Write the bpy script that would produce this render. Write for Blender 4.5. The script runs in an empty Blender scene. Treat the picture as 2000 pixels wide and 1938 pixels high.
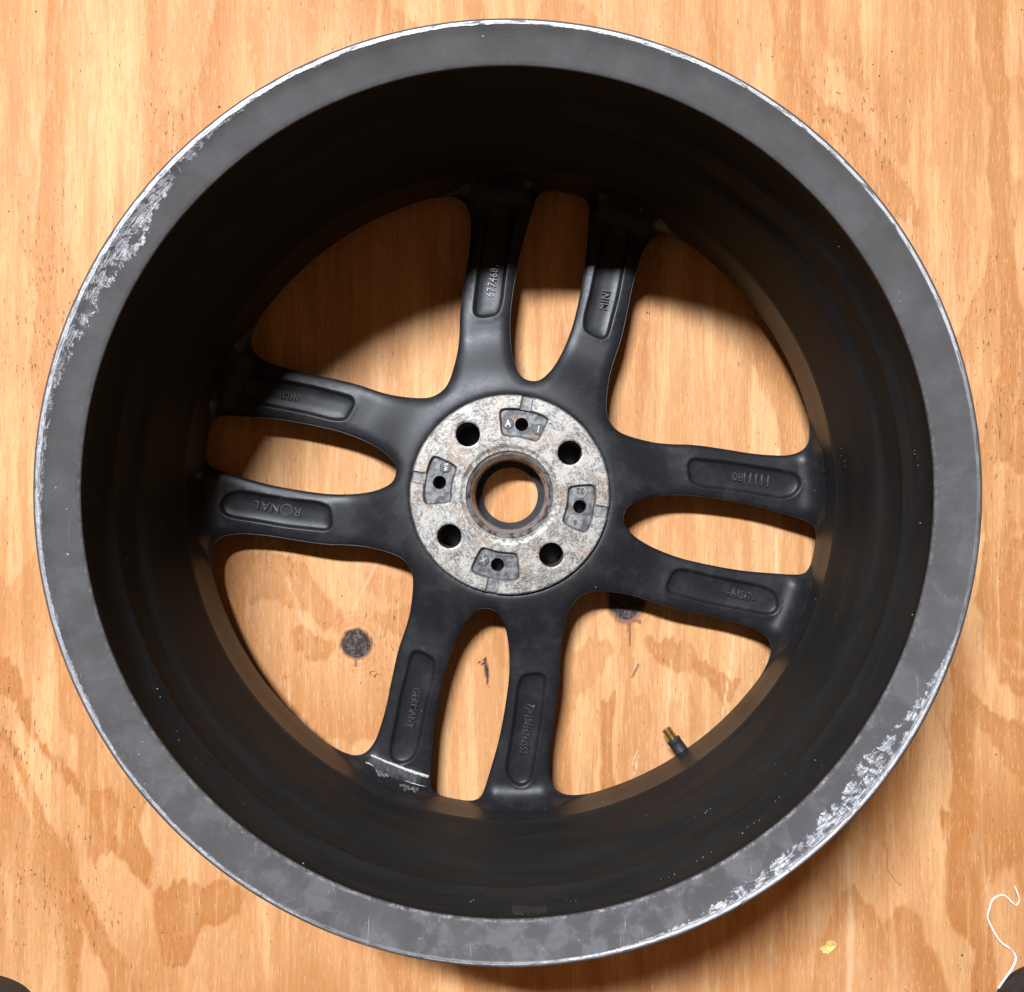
import bpy, math, random, time
T0 = time.time()
import numpy as np
from mathutils import Vector, Matrix
from mathutils.geometry import delaunay_2d_cdt
random.seed(7); rng = np.random.default_rng(11)
S = bpy.context.scene
COL = S.collection
PI = math.pi
# ---------------------------------------------------------------- camera
CAMX, CAMY, CAMH = 0.0078, -0.0082, 0.672; NX, NY = 1017.5, 989.5          # phone held level above the wheel
cam_d = bpy.data.cameras.new('camera'); cam = bpy.data.objects.new('camera', cam_d); COL.objects.link(cam)
cam.location = (CAMX, CAMY, CAMH)
aim = Vector((CAMX - (NX-1000)/1800*CAMH, CAMY + (NY-969)/1800*CAMH, 0.0))
cam.rotation_euler = (aim - cam.location).to_track_quat('-Z', 'Y').to_euler()
# keep the image upright: track quat's Y-up is ambiguous when looking straight down
dirv = (aim - cam.location).normalized()
zc = -dirv; xc = Vector((0, 1, 0)).cross(zc).normalized(); yc = zc.cross(xc)
cam.rotation_euler = Matrix((xc, yc, zc)).transposed().to_euler()
cam_d.sensor_width = 36; cam_d.sensor_fit = 'HORIZONTAL'; cam_d.lens = 36*1800/2000
cam_d.clip_start = 0.02; cam_d.clip_end = 50
S.camera = cam
# ---------------------------------------------------------------- world: dim, even room light
W = bpy.data.worlds.new('World'); S.world = W; W.use_nodes = True
bg = W.node_tree.nodes['Background']; bg.inputs[0].default_value = (1.0, 0.57, 0.27, 1); bg.inputs[1].default_value = 0.165
# ---------------------------------------------------------------- the garage ceiling lamp (a tube, up and to the left)
ld = bpy.data.lights.new('ceiling_tube', 'AREA'); ld.shape = 'RECTANGLE'; ld.size = 0.52; ld.size_y = 0.11
ld.energy = 98; ld.color = (0.93, 0.98, 1.07)
lo = bpy.data.objects.new('ceiling_tube', ld); COL.objects.link(lo)
lo.location = (-0.40, 0.81, 1.91)
lo.rotation_euler = (Vector((0.0, 0.0, 0.0)) - lo.location).to_track_quat('-Z', 'Y').to_euler()
lo.rotation_euler = (math.radians(-56), math.radians(-24), math.radians(4))
S.view_settings.view_transform = 'Standard'; S.view_settings.look = 'None'
S.view_settings.exposure = 0.0; S.view_settings.gamma = 1.0
S.render.engine = 'CYCLES'

# ================================================================ helpers
def px(x, y, z=0.0):
    """pixel of the photograph -> point on the level z (metres)"""
    return ((x-NX)/1800*(CAMH-z)+CAMX, -(y-NY)/1800*(CAMH-z)+CAMY)
def box_px(pts, o, s, z=0.0):
    return np.array([px(o[0]+a*s, o[1]+b*s, z) for a, b in pts])
def tag(o, label=None, cat=None, group=None, kind=None):
    for k, v in (('label', label), ('category', cat), ('group', group), ('kind', kind)):
        if v: o[k] = v
    return o
def mesh_obj(name, V, F, mat, parent=None, smooth=True, autosharp=None):
    me = bpy.data.meshes.new(name); me.from_pydata([tuple(v) for v in V], [], [tuple(int(i) for i in f) for f in F]); me.update()
    if smooth: me.polygons.foreach_set('use_smooth', [True]*len(me.polygons))
    if autosharp: me.set_sharp_from_angle(angle=math.radians(autosharp))
    if mat: me.materials.append(mat)
    o = bpy.data.objects.new(name, me); COL.objects.link(o)
    if parent: o.parent = parent
    return o
def sstep(a, b, x):
    t = np.clip((np.asarray(x, float)-a)/(b-a), 0, 1); return t*t*(3-2*t)
def catmull(P, closed=True, n=8):
    P = np.asarray(P, float); m = len(P); out = []
    for i in range(m if closed else m-1):
        if closed: p0, p1, p2, p3 = P[i-1], P[i], P[(i+1) % m], P[(i+2) % m]
        else: p0, p1, p2, p3 = P[max(i-1, 0)], P[i], P[i+1], P[min(i+2, m-1)]
        for k in range(n):
            t = k/n
            out.append(.5*((2*p1)+(p2-p0)*t+(2*p0-5*p1+4*p2-p3)*t*t+(3*p1-p0-3*p2+p3)*t**3))
    if not closed: out.append(P[-1])
    return np.array(out)
def resample(P, step, closed=True):
    Q = np.vstack([P, P[:1]]) if closed else P
    d = np.hypot(*np.diff(Q, axis=0).T); s = np.r_[0, np.cumsum(d)]
    n = max(8, int(round(s[-1]/step))); t = np.linspace(0, s[-1], n+1)
    R = np.c_[np.interp(t, s, Q[:, 0]), np.interp(t, s, Q[:, 1])]
    return R[:-1] if closed else R
def smooth_loop(P, it=2):
    for _ in range(it): P = .5*P+.25*np.roll(P, 1, 0)+.25*np.roll(P, -1, 0)
    return P
def area2(P): return .5*np.sum(P[:, 0]*np.roll(P[:, 1], -1)-np.roll(P[:, 0], -1)*P[:, 1])
def offset(P, d):
    """positive d: grow"""
    t = np.roll(P, -1, 0)-np.roll(P, 1, 0); t /= np.hypot(t[:, 0], t[:, 1])[:, None]+1e-12
    n = np.c_[t[:, 1], -t[:, 0]]
    if area2(P) < 0: n = -n
    return P+n*d
def sdist(X, poly, far=.012):
    """signed distance, negative inside; points farther than `far` from the outline's box get a rough value"""
    lo_ = poly.min(0)-far; hi_ = poly.max(0)+far; near = (X[:, 0] > lo_[0]) & (X[:, 0] < hi_[0]) & (X[:, 1] > lo_[1]) & (X[:, 1] < hi_[1])
    out = np.full(len(X), far)
    if near.any(): out[near] = sdist0(X[near], poly)
    return out
def sdist0(X, poly):
    A = poly; B = np.roll(poly, -1, 0); d = np.full(len(X), 1e9); ins = np.zeros(len(X), bool)
    for a, b in zip(A, B):
        ab = b-a; L = ab@ab
        if L < 1e-16: continue
        t = np.clip(((X-a)@ab)/L, 0, 1); q = X-a-t[:, None]*ab
        d = np.minimum(d, np.hypot(q[:, 0], q[:, 1]))
        c = (a[1] > X[:, 1]) != (b[1] > X[:, 1])
        if c.any():
            xi = a[0]+(X[:, 1]-a[1])*(b[0]-a[0])/(b[1]-a[1]+1e-18); ins ^= c & (X[:, 0] < xi)
    return np.where(ins, -d, d)
def lathe(name, prof, mat, parent, seg=256, autosharp=None, jitter=None):
    prof = np.array(prof); n = len(prof); V = []; F = []
    th = np.arange(seg)*2*PI/seg
    for i, (r, z) in enumerate(prof):
        for t in th: V.append((r*math.cos(t), r*math.sin(t), z))
    for i in range(n-1):
        for j in range(seg):
            k = (j+1) % seg; F.append((i*seg+j, i*seg+k, (i+1)*seg+k, (i+1)*seg+j))
    return mesh_obj(name, V, F, mat, parent, True, autosharp)

# ---- value noise on arrays (for the veneer figure)
def vnoise(x, y, seed=0):
    xi = np.floor(x).astype(int); yi = np.floor(y).astype(int); fx = x-xi; fy = y-yi
    fx = fx*fx*(3-2*fx); fy = fy*fy*(3-2*fy)
    def h(a, b):
        n = (a*374761393+b*668265263+seed*974711) & 0x7fffffff
        n = ((n ^ (n >> 13))*1274126177) & 0x7fffffff
        return ((n ^ (n >> 16)) & 0xffff)/65535.
    return (h(xi, yi)*(1-fx)+h(xi+1, yi)*fx)*(1-fy)+(h(xi, yi+1)*(1-fx)+h(xi+1, yi+1)*fx)*fy

# ================================================================ materials
class NT:
    def __init__(s, name):
        s.m = bpy.data.materials.new(name); s.m.use_nodes = True; s.t = s.m.node_tree; s.n = s.t.nodes
        s.b = s.n['Principled BSDF']
    def node(s, typ, **kw):
        n = s.n.new(typ)
        for k, v in kw.items():
            if k == 'inp':
                for a, b in v.items():
                    if isinstance(b, bpy.types.NodeSocket): s.t.links.new(b, n.inputs[a])
                    else: n.inputs[a].default_value = b
            else: setattr(n, k, v)
        return n
    def link(s, a, b): s.t.links.new(a, b)
    def coord(s): return s.node('ShaderNodeTexCoord').outputs['Object']
    def mapv(s, v, sc, loc=(0, 0, 0)): return s.node('ShaderNodeMapping', inp={'Vector': v, 'Scale': sc, 'Location': (loc[0], loc[1], loc[2]+.371)}).outputs[0]
    def noise(s, v, scale, detail=3, rough=.5, dist=0): 
        return s.node('ShaderNodeTexNoise', inp={'Vector': v, 'Scale': scale, 'Detail': detail, 'Roughness': rough, 'Distortion': dist}).outputs['Fac']
    def math(s, op, a, b=0, c=0, clamp=False):
        n = s.node('ShaderNodeMath', operation=op, use_clamp=clamp)
        for i, q in enumerate((a, b, c)):
            if isinstance(q, bpy.types.NodeSocket): s.link(q, n.inputs[i])
            else: n.inputs[i].default_value = q
        return n.outputs[0]
    def rng(s, v, a, b, c=0, d=1, smooth=True):
        n = s.node('ShaderNodeMapRange', interpolation_type='SMOOTHSTEP' if smooth else 'LINEAR', inp={0: v, 1: a, 2: b, 3: c, 4: d}); return n.outputs[0]
    def mix(s, f, a, b, mode='MIX'):
        n = s.node('ShaderNodeMix', data_type='RGBA', blend_type=mode)
        for i, q in ((0, f), (6, a), (7, b)):
            if isinstance(q, bpy.types.NodeSocket): s.link(q, n.inputs[i])
            else: n.inputs[i].default_value = q if i == 0 else (*q, 1)
        return n.outputs[2]
    def bump(s, h, strength, dist, prev=None):
        d = {'Height': h, 'Strength': strength, 'Distance': dist}
        if prev: d['Normal'] = prev
        return s.node('ShaderNodeBump', inp=d).outputs[0]
    def set(s, **kw):
        names = {'color': 'Base Color', 'rough': 'Roughness', 'metal': 'Metallic', 'normal': 'Normal', 'spec': 'Specular IOR Level', 'coat': 'Coat Weight', 'coatr': 'Coat Roughness'}
        for k, v in kw.items():
            i = s.b.inputs[names[k]]
            if isinstance(v, bpy.types.NodeSocket): s.link(v, i)
            elif k == 'color': i.default_value = (*v, 1)
            else: i.default_value = v
        return s.m

def mat_wood():
    N = NT('plywood_veneer'); v = N.mapv(N.coord(), (1, 1, 1))
    late = N.node('ShaderNodeAttribute', attribute_name='latewood').outputs['Fac']
    knot = N.node('ShaderNodeAttribute', attribute_name='knot').outputs['Fac']
    pale = N.node('ShaderNodeAttribute', attribute_name='pale').outputs['Fac']
    pore = N.node('ShaderNodeAttribute', attribute_name='pore').outputs['Fac']
    fine = N.noise(N.mapv(v, (1100, 60, 1)), 1, 3, .6)
    fine2 = N.noise(N.mapv(v, (420, 14, 1), (3, 7, 0)), 1, 4, .6, .4)
    broad = N.noise(N.mapv(v, (60, 5, 1), (1, 2, 0)), 1, 4, .55, .6)
    patch = N.noise(N.mapv(v, (16, 7, 1), (5, 1, 0)), 1, 4, .6, .5)
    fuzz = N.noise(N.mapv(v, (820, 120, 1)), 1, 3, .65, .3)
    c = N.mix(N.rng(broad, .38, .62), (.79, .44, .195), (.62, .295, .112))
    c = N.mix(N.math('MULTIPLY', N.rng(patch, .49, .61), .62), c, (.66, .32, .14))
    lf = N.math('ADD', late, N.math('MULTIPLY', N.math('SUBTRACT', fine2, .5), .55))
    c = N.mix(N.math('MULTIPLY', N.rng(lf, .05, .90, smooth=False), .95), c, (.48, .18, .045))
    strk = N.noise(N.mapv(v, (150, 9, 1), (4, 3, 0)), 1, 4, .65, .5)
    c = N.mix(N.math('MULTIPLY', N.rng(strk, .52, .70), .36), c, (.86, .54, .28))
    c = N.mix(N.math('MULTIPLY', N.rng(strk, .45, .31), .28), c, (.47, .205, .075))
    c = N.mix(N.math('MULTIPLY', N.rng(fine, .50, .66), .34), c, (.44, .21, .09))
    c = N.mix(N.math('MULTIPLY', N.rng(fine2, .54, .70), .30), c, (.44, .235, .12))
    c = N.mix(N.math('MULTIPLY', N.rng(fuzz, .53, .68), .28), c, (.50, .27, .13))
    c = N.mix(N.math('MULTIPLY', N.rng(fuzz, .46, .32), .28), c, (.90, .60, .33))
    c = N.mix(N.math('MULTIPLY', pale, .75), c, (.88, .64, .40))
    # dark open pores and fungal flecks
    pn = N.noise(N.mapv(v, (620, 130, 1), (9, 4, 0)), 1, 2, .7)
    pm = N.math('SUBTRACT', pn, N.math('MULTIPLY', N.math('SUBTRACT', 1.0, pore), .13))
    c = N.mix(N.math('MULTIPLY', N.rng(pm, .60, .69), .75), c, (.19, .10, .05))
    grey = N.noise(N.mapv(v, (75, 22, 1), (2, 9, 0)), 1, 4, .6)
    c = N.mix(N.math('MULTIPLY', N.rng(grey, .64, .78), .45), c, (.40, .27, .19))
    kc = N.mix(N.rng(N.noise(v, 210, 5, .75, 1.5), .45, .68), (.040, .031, .030), (.19, .145, .12))
    c = N.mix(N.rng(knot, .45, .75), c, kc)
    c = N.mix(N.math('MULTIPLY', N.math('MULTIPLY', N.rng(knot, .02, .45), N.rng(knot, .80, .6)), .75), c, (.16, .07, .05))
    h = N.math('ADD', N.math('MULTIPLY', fine, .5), N.math('ADD', N.math('MULTIPLY', fuzz, .5), N.math('MULTIPLY', N.rng(pm, .60, .70), -.8)))
    h = N.math('SUBTRACT', h, N.math('MULTIPLY', N.math('MULTIPLY', N.rng(knot, .4, .8), N.noise(v, 500, 3, .7)), 2.2))
    return N.set(color=c, rough=.55, spec=.25, normal=N.bump(h, .75, .0008))

def paint_base(N, v, base=(.030, .030, .033), dust=(.10, .095, .09), amt=.35):
    n1 = N.noise(v, 55, 5, .65); n2 = N.noise(v, 900, 3, .6)
    c = N.mix(N.math('MULTIPLY', N.rng(n1, .48, .72), amt), base, dust)
    c = N.mix(N.math('MULTIPLY', N.rng(n2, .60, .72), .25), c, (.10, .10, .10))
    return c, n1, n2
def mat_paint():
    N = NT('satin_black_paint'); v = N.coord()
    c, n1, n2 = paint_base(N, v, (.0135, .0135, .0155), (.040, .039, .038), .45)
    # few pale chips
    vo = N.node('ShaderNodeTexVoronoi', inp={'Vector': v, 'Scale': 45}).outputs['Distance']
    c = N.mix(N.rng(vo, .022, .014), c, (.30, .30, .29))
    r = N.math('ADD', .22, N.math('ADD', N.math('MULTIPLY', n1, .22), N.math('MULTIPLY', N.noise(v, 500, 4, .7), .14)))
    return N.set(color=c, rough=r, spec=.27, normal=N.bump(N.noise(v, 2600, 2, .6), .22, .00015))
def mat_barrel():
    N = NT('wheel_barrel_paint'); v = N.coord()
    sep = N.node('ShaderNodeSeparateXYZ', inp={0: v}); X, Y, Z = sep.outputs
    R = N.math('SQRT', N.math('ADD', N.math('MULTIPLY', X, X), N.math('MULTIPLY', Y, Y)))
    A = N.math('FRACT', N.math('ADD', N.math('DIVIDE', N.math('ARCTAN2', Y, X), 2*PI), 1.0))
    # inside of the barrel: blackish paint under brown brake dust in circumferential streaks
    cy = N.node('ShaderNodeCombineXYZ', inp={0: X, 1: Y, 2: N.math('MULTIPLY', Z, 3.2)}).outputs[0]
    st = N.noise(cy, 16, 5, .6, .3); st2 = N.noise(N.mapv(v, (8, 8, 420)), 1, 3, .6)
    dark = N.mix(N.rng(st, .36, .62), (.0155, .0160, .0160), (.0215, .0205, .0190))
    dark = N.mix(N.math('MULTIPLY', N.rng(st2, .56, .74), .4), dark, (.032, .031, .030))
    vo = N.node('ShaderNodeTexVoronoi', inp={'Vector': v, 'Scale': 30}).outputs['Distance']
    dark = N.mix(N.rng(vo, .016, .008), dark, (.25, .23, .21))
    sm = N.noise(cy, 34, 6, .7, .8); dark = N.mix(N.math('MULTIPLY', N.rng(sm, .56, .70), .35), dark, (.036, .035, .033))
    # flange face: matt, a lighter grey than the barrel
    n1 = N.noise(v, 38, 5, .62); n2 = N.noise(v, 75, 7, .68, .35); n3 = N.noise(v, 1100, 3, .6)
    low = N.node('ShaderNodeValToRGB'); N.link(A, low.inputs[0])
    def ramp(node, stops):
        cr = node.color_ramp; cr.interpolation = 'LINEAR'
        while len(cr.elements) > 1: cr.elements.remove(cr.elements[-1])
        cr.elements[0].position = 0
        first = True
        for d, w in stops:
            if first: cr.elements[0].position = d/360; cr.elements[0].color = (w, w, w, 1); first = False
            else:
                e = cr.elements.new(d/360); e.color = (w, w, w, 1)
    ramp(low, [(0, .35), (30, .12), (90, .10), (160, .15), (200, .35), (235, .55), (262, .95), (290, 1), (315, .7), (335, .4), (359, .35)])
    fl = N.mix(N.rng(n1, .35, .70), (.063, .0605, .0605), (.080, .0775, .0775))
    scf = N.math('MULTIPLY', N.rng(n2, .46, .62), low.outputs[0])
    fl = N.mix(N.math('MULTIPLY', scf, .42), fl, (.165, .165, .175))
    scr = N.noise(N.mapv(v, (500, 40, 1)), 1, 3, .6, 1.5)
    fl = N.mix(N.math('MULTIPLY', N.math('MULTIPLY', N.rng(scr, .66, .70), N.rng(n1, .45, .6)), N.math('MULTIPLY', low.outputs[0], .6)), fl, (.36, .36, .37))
    # worn lip: bare aluminium, with lamp glint painted in on the top arc; its width changes round the wheel (metres*40)
    wid = N.node('ShaderNodeValToRGB'); N.link(A, wid.inputs[0])
    ramp(wid, [(0, .03), (14, .04), (24, .10), (45, .11), (68, .13), (90, .11), (112, .13), (122, .15), (129, .20), (136, .38), (146, .50), (155, .44), (162, .28),
               (172, .20), (184, .15), (196, .14), (208, .15), (216, .10), (226, .12), (240, .09), (252, .04), (266, .07), (281, .12), (293, .22), (303, .30),
               (311, .38), (318, .46), (324, .52), (331, .30), (337, .22), (343, .04), (355, .03)])
    jag = N.noise(v, 330, 4, .72, .8); jag2 = N.noise(v, 45, 3, .6)
    w = N.math('MULTIPLY', N.math('MULTIPLY', wid.outputs[0], .0235), N.math('ADD', .0, N.math('ADD', N.math('MULTIPLY', jag, .80), N.math('MULTIPLY', jag2, 1.15))))
    edge = N.math('SUBTRACT', N.math('SUBTRACT', R, .2366), N.math('MULTIPLY', w, -1))
    wear_glint = N.math('MULTIPLY', N.math('MULTIPLY', N.rng(edge, -.0001, .0004), N.rng(R, .2361, .2354)), N.math('MAXIMUM', N.rng(R, .2325, .2340), N.rng(N.noise(v, 150, 5, .7, .6), .42, .50)))
    spk = N.node('ShaderNodeTexVoronoi', inp={'Vector': v, 'Scale': 150}).outputs['Distance']
    wear_glint = N.math('MAXIMUM', wear_glint, N.math('MULTIPLY', N.rng(spk, .06, .035), N.rng(n2, .54, .6)))
    top = N.rng(Z, .2034, .2050)
    # rounded inner edge of the flange: its catch of light painted on, near side
    inner_glint = N.math('MULTIPLY', N.math('MULTIPLY', N.rng(R, .2184, .2170), N.rng(N.noise(v, 180, 3, .7), .42, .60)), N.math('MULTIPLY', low.outputs[0], .75))
    wear_glint = N.math('MAXIMUM', wear_glint, inner_glint)
    strv = N.node('ShaderNodeCombineXYZ', inp={0: N.math('MULTIPLY', R, 1500), 1: N.math('MULTIPLY', A, 260), 2: 0.0}).outputs[0]
    stn = N.noise(strv, 1, 4, .65, .4); iso = N.noise(v, 330, 5, .75, .5)
    inn = N.rng(R, .2300, .2250)
    mtex = N.math('ADD', N.math('MULTIPLY', stn, N.math('SUBTRACT', .75, N.math('MULTIPLY', inn, .5))), N.math('MULTIPLY', iso, N.math('ADD', .25, N.math('MULTIPLY', inn, .5))))
    metal = N.mix(N.rng(mtex, .38, .62), (.09, .09, .095), (.38, .38, .39))
    metal = N.mix(N.math('MULTIPLY', N.rng(N.noise(v, 42, 4, .6), .44, .62), .55), metal, (.16, .16, .17))
    c = N.mix(top, dark, N.mix(wear_glint, fl, metal))
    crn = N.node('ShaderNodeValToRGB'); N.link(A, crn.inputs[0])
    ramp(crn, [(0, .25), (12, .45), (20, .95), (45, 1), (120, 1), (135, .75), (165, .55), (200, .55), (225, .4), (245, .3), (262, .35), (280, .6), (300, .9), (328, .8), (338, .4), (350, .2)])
    crest_glint = N.math('MULTIPLY', N.math('MULTIPLY', N.rng(R, .2338, .2345), N.rng(R, .2361, .2354)), crn.outputs[0])  # bare metal on the crest, brightened on the top arc as a painted lamp highlight
    crest_glint = N.math('MULTIPLY', crest_glint, N.rng(N.noise(strv, .5, 3, .6), .30, .48))
    metal = N.mix(N.math('MULTIPLY', crest_glint, .8), metal, (.47, .47, .475))
    wear_glint = N.math('MAXIMUM', wear_glint, crest_glint); c = N.mix(top, dark, N.mix(wear_glint, fl, metal))
    wf = N.math('MULTIPLY', wear_glint, top)
    low_ = N.rng(Z, .070, .062)
    spec = N.math('ADD', N.math('ADD', .04, N.math('MULTIPLY', top, .08)), N.math('MULTIPLY', low_, .12))
    rough = N.math('SUBTRACT', .58, N.math('ADD', N.math('MULTIPLY', top, .0), N.math('MULTIPLY', low_, .20)))
    rough = N.math('SUBTRACT', rough, N.math('MULTIPLY', wf, .18))
    turn = N.noise(N.node('ShaderNodeCombineXYZ', inp={0: N.math('MULTIPLY', R, 2600), 1: N.math('MULTIPLY', A, 25), 2: 0.3}).outputs[0], 1, 2, .6)
    h = N.math('ADD', N.math('ADD', N.math('MULTIPLY', turn, .30), N.math('MULTIPLY', n3, .20)), N.math('MULTIPLY', wf, N.math('MULTIPLY', mtex, N.math('SUBTRACT', 2.4, N.math('MULTIPLY', crest_glint, 2.0)))))
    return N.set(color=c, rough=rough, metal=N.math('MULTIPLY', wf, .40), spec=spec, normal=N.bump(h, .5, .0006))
def mat_hub():
    N = NT('machined_hub_metal'); v = N.coord()
    sep = N.node('ShaderNodeSeparateXYZ', inp={0: v}); X, Y, Z = sep.outputs
    R = N.math('SQRT', N.math('ADD', N.math('MULTIPLY', X, X), N.math('MULTIPLY', Y, Y)))
    ring = N.node('ShaderNodeCombineXYZ', inp={0: N.math('MULTIPLY', R, 1400), 1: N.math('MULTIPLY', N.math('ARCTAN2', Y, X), 9), 2: 0.0}).outputs[0]
    rn = N.noise(ring, 1, 3, .6)
    n1 = N.math('ADD', N.math('MULTIPLY', N.noise(v, 700, 4, .75, .6), .62), N.math('MULTIPLY', N.noise(v, 95, 4, .6, .6), .38)); n2 = N.noise(v, 60, 4, .6); n3 = N.noise(v, 330, 4, .7)
    c = N.mix(N.rng(n1, .44, .56), (.085, .074, .062), (.40, .38, .34))
    c = N.mix(N.math('MULTIPLY', N.rng(rn, .42, .58), .45), c, (.45, .435, .40))
    c = N.mix(N.math('MULTIPLY', N.math('MULTIPLY', N.rng(n2, .50, .66), N.rng(n3, .42, .58)), .75), c, (.30, .19, .12))
    c = N.mix(N.math('MULTIPLY', N.rng(N.math('ABSOLUTE', N.math('SUBTRACT', R, .0312)), .0022, .0005), N.rng(n3, .45, .65)), c, (.15, .115, .085))
    # cast pocket floors: greyer, stained
    pc = N.mix(N.rng(N.noise(v, 170, 5, .65), .38, .62), (.055, .055, .058), (.19, .19, .192))
    pc = N.mix(N.math('MULTIPLY', N.rng(N.noise(v, 47, 4, .6, .5), .52, .66), .8), pc, (.22, .125, .05))
    deep = N.rng(Z, .0443, .0428)
    c = N.mix(deep, c, pc)
    h = N.math('ADD', N.math('MULTIPLY', n1, .8), N.math('MULTIPLY', rn, .3))
    return N.set(color=c, rough=N.math('ADD', .40, N.math('MULTIPLY', n1, .2)), metal=.35, normal=N.bump(h, .5, .00035))
def mat_bore():
    N = NT('bore_metal'); v = N.coord()
    n = N.noise(v, 160, 4, .6)
    c = N.mix(N.rng(n, .34, .54), (.12, .09, .065), (.42, .42, .42))
    return N.set(color=c, rough=.30, metal=.60, normal=N.bump(N.noise(v, 600, 3, .6), .15, .0003))
def mat_simple(name, col, rough=.5, metal=0, spec=.5, ns=400, var=.25, bs=.15):
    N = NT(name); v = N.coord(); n = N.noise(v, ns, 4, .6)
    c = N.mix(N.rng(n, .35, .65), tuple(q*(1-var) for q in col), tuple(min(1, q*(1+var)) for q in col))
    return N.set(color=c, rough=rough, metal=metal, spec=spec, normal=N.bump(n, bs, .0004))
M_wood = mat_wood(); M_paint = mat_paint(); M_barrel = mat_barrel(); M_hub = mat_hub(); M_bore = mat_bore()
M_raised = mat_simple('raised_letter_paint', (.040, .040, .042), .30, 0, spec=.55, ns=900, var=.3, bs=.1)  # raised lettering, a lighter tone than the spoke paint so it reads
M_disc = mat_simple('cast_button_grey', (.21, .205, .19), .5, .25, ns=500)
M_discd = mat_simple('cast_button_dark', (.075, .075, .078), .5, .25, ns=500)
M_letter = mat_simple('raised_letter_metal', (.36, .36, .36), .4, .5, ns=500)
M_letterd = mat_simple('stamped_figure_dark', (.07, .065, .06), .5, .2, ns=500)
M_rubber = mat_simple('valve_rubber', (.022, .022, .024), .55, 0, ns=700)
M_brass = mat_simple('brass', (.62, .44, .17), .32, .95, ns=900)
M_tie = mat_simple('white_plastic_tie', (.82, .82, .80), .45, 0, ns=300, var=.04)
M_chip = mat_simple('yellow_wood_chip', (.86, .66, .22), .6, 0, ns=500, var=.15)
M_foam = mat_simple('white_foam_edge', (.55, .54, .52), .8, 0, ns=1200, var=.2, bs=.6)
M_tape = mat_simple('black_tape', (.018, .018, .018), .5, 0, ns=150, var=.4)
M_shoe = mat_simple('black_knit_fabric', (.014, .014, .017), .8, 0, ns=1400, var=.5, bs=.7)
M_sole = mat_simple('black_rubber_sole', (.02, .02, .02), .6, 0, ns=500)
M_crumb = mat_simple('dark_crumb', (.035, .025, .018), .8, 0, ns=800)
M_dust = mat_simple('pale_paint_chip', (.30, .28, .25), .6, 0, ns=800)
M_glue = mat_simple('dried_glue_residue', (.11, .105, .10), .55, 0, ns=900, var=.5, bs=.8)
M_sliver = mat_simple('pale_wood_sliver', (.80, .60, .34), .6, 0, ns=600, var=.1)

# ================================================================ FLOOR: plywood sheet
inner = np.arange(-.405, .4051, .0015)
ax = np.r_[np.array([-1.6, -1.0, -.7, -.52, -.44]), inner, np.array([.44, .52, .7, 1.0, 1.6])]
gx, gy = np.meshgrid(ax, ax); X = gx.ravel(); Y = gy.ravel(); nG = len(ax)
# warp that gives the ragged grain edges
def warp(X, Y):
    wx = (vnoise(X*60, Y*22, 1)-.5)*.007+(vnoise(X*210, Y*90, 2)-.5)*.0030
    wy = (vnoise(X*45, Y*20, 4)-.5)*.016+(vnoise(X*330, Y*60, 5)-.5)*.008
    return X+wx, Y+wy
WX, WY = warp(X, Y)
late = .18*vnoise(WX*18, WY*3, 8)
Fg = vnoise(WX*8+3, WY*1.9+7, 31)*4.2+vnoise(WX*21, WY*5, 32)*.9+vnoise(WX*60, WY*12, 33)*.16
saw = Fg % 1.; late = np.maximum(late, (sstep(.30, .98, saw)*sstep(1., .965, saw))*(.35+.50*vnoise(X*6, Y*6, 34)))
def region(pts, o, s, amt=1., soft=.0016, fade=None):
    """veneer latewood figure: crisp on its rim, weaker towards one side"""
    global late
    P = box_px(pts, o, s); lo_ = P.min(0)-.02; hi = P.max(0)+.02
    m = (X > lo_[0]) & (X < hi[0]) & (Y > lo_[1]) & (Y < hi[1])
    if not m.any(): return
    d = sdist(np.c_[WX[m], WY[m]], P)
    a = sstep(soft, -soft, d)*(.62+.38*np.exp(np.minimum(d, 0)/.012))
    late[m] = np.maximum(late[m], a*amt)
o1, s1 = (0, 1200), 600/1544
region([(-80,120),(0,180),(60,260),(130,430),(180,600),(330,720),(420,850),(560,920),(660,980),(740,1200),(745,1350),(640,1290),(520,1150),(430,1000),(340,820),(200,660),(90,560),(60,450),(0,390),(-80,350)], o1, s1)
region([(220,0),(270,250),(300,500),(330,590),(480,650),(560,640),(450,440),(380,300),(330,150),(300,0)], o1, s1, .7)
region([(760,1380),(860,1320),(1000,1350),(1100,1330),(1235,1420),(1220,1500),(1100,1580),(1040,1540),(990,1600),(950,1720),(905,1770),(845,1750),(800,1600),(770,1480)], o1, s1, 1.)
region([(-60,560),(0,640),(70,760),(130,920),(200,1080),(300,1260),(350,1340),(400,1530),(500,1720),(580,1990),(740,1990),(640,1750),(540,1600),(480,1480),(400,1370),(340,1200),(250,1060),(190,930),(140,800),(60,640),(0,560),(-60,500)], o1, s1, .85)
region([(-90,1130),(0,1130),(100,1300),(200,1500),(230,1700),(220,1999),(-90,1999)], o1, s1, .45)
region([(1310,1400),(1360,1600),(1360,1780),(1350,2050),(2100,2050),(2100,1500)], o1, s1, .38)
o2, s2 = (1500, 1100), 500/1133
region([(920,-100),(905,150),(960,330),(1010,520),(1060,590),(1250,610),(1250,560),(1080,520),(1020,400),(985,250),(960,100),(960,-100)], o2, s2, .8)
region([(830,540),(850,650),(930,750),(1000,850),(1060,920),(1133,990),(1300,1100),(1300,760),(1133,720),(1050,690),(960,640),(880,590)], o2, s2, .85)
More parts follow.
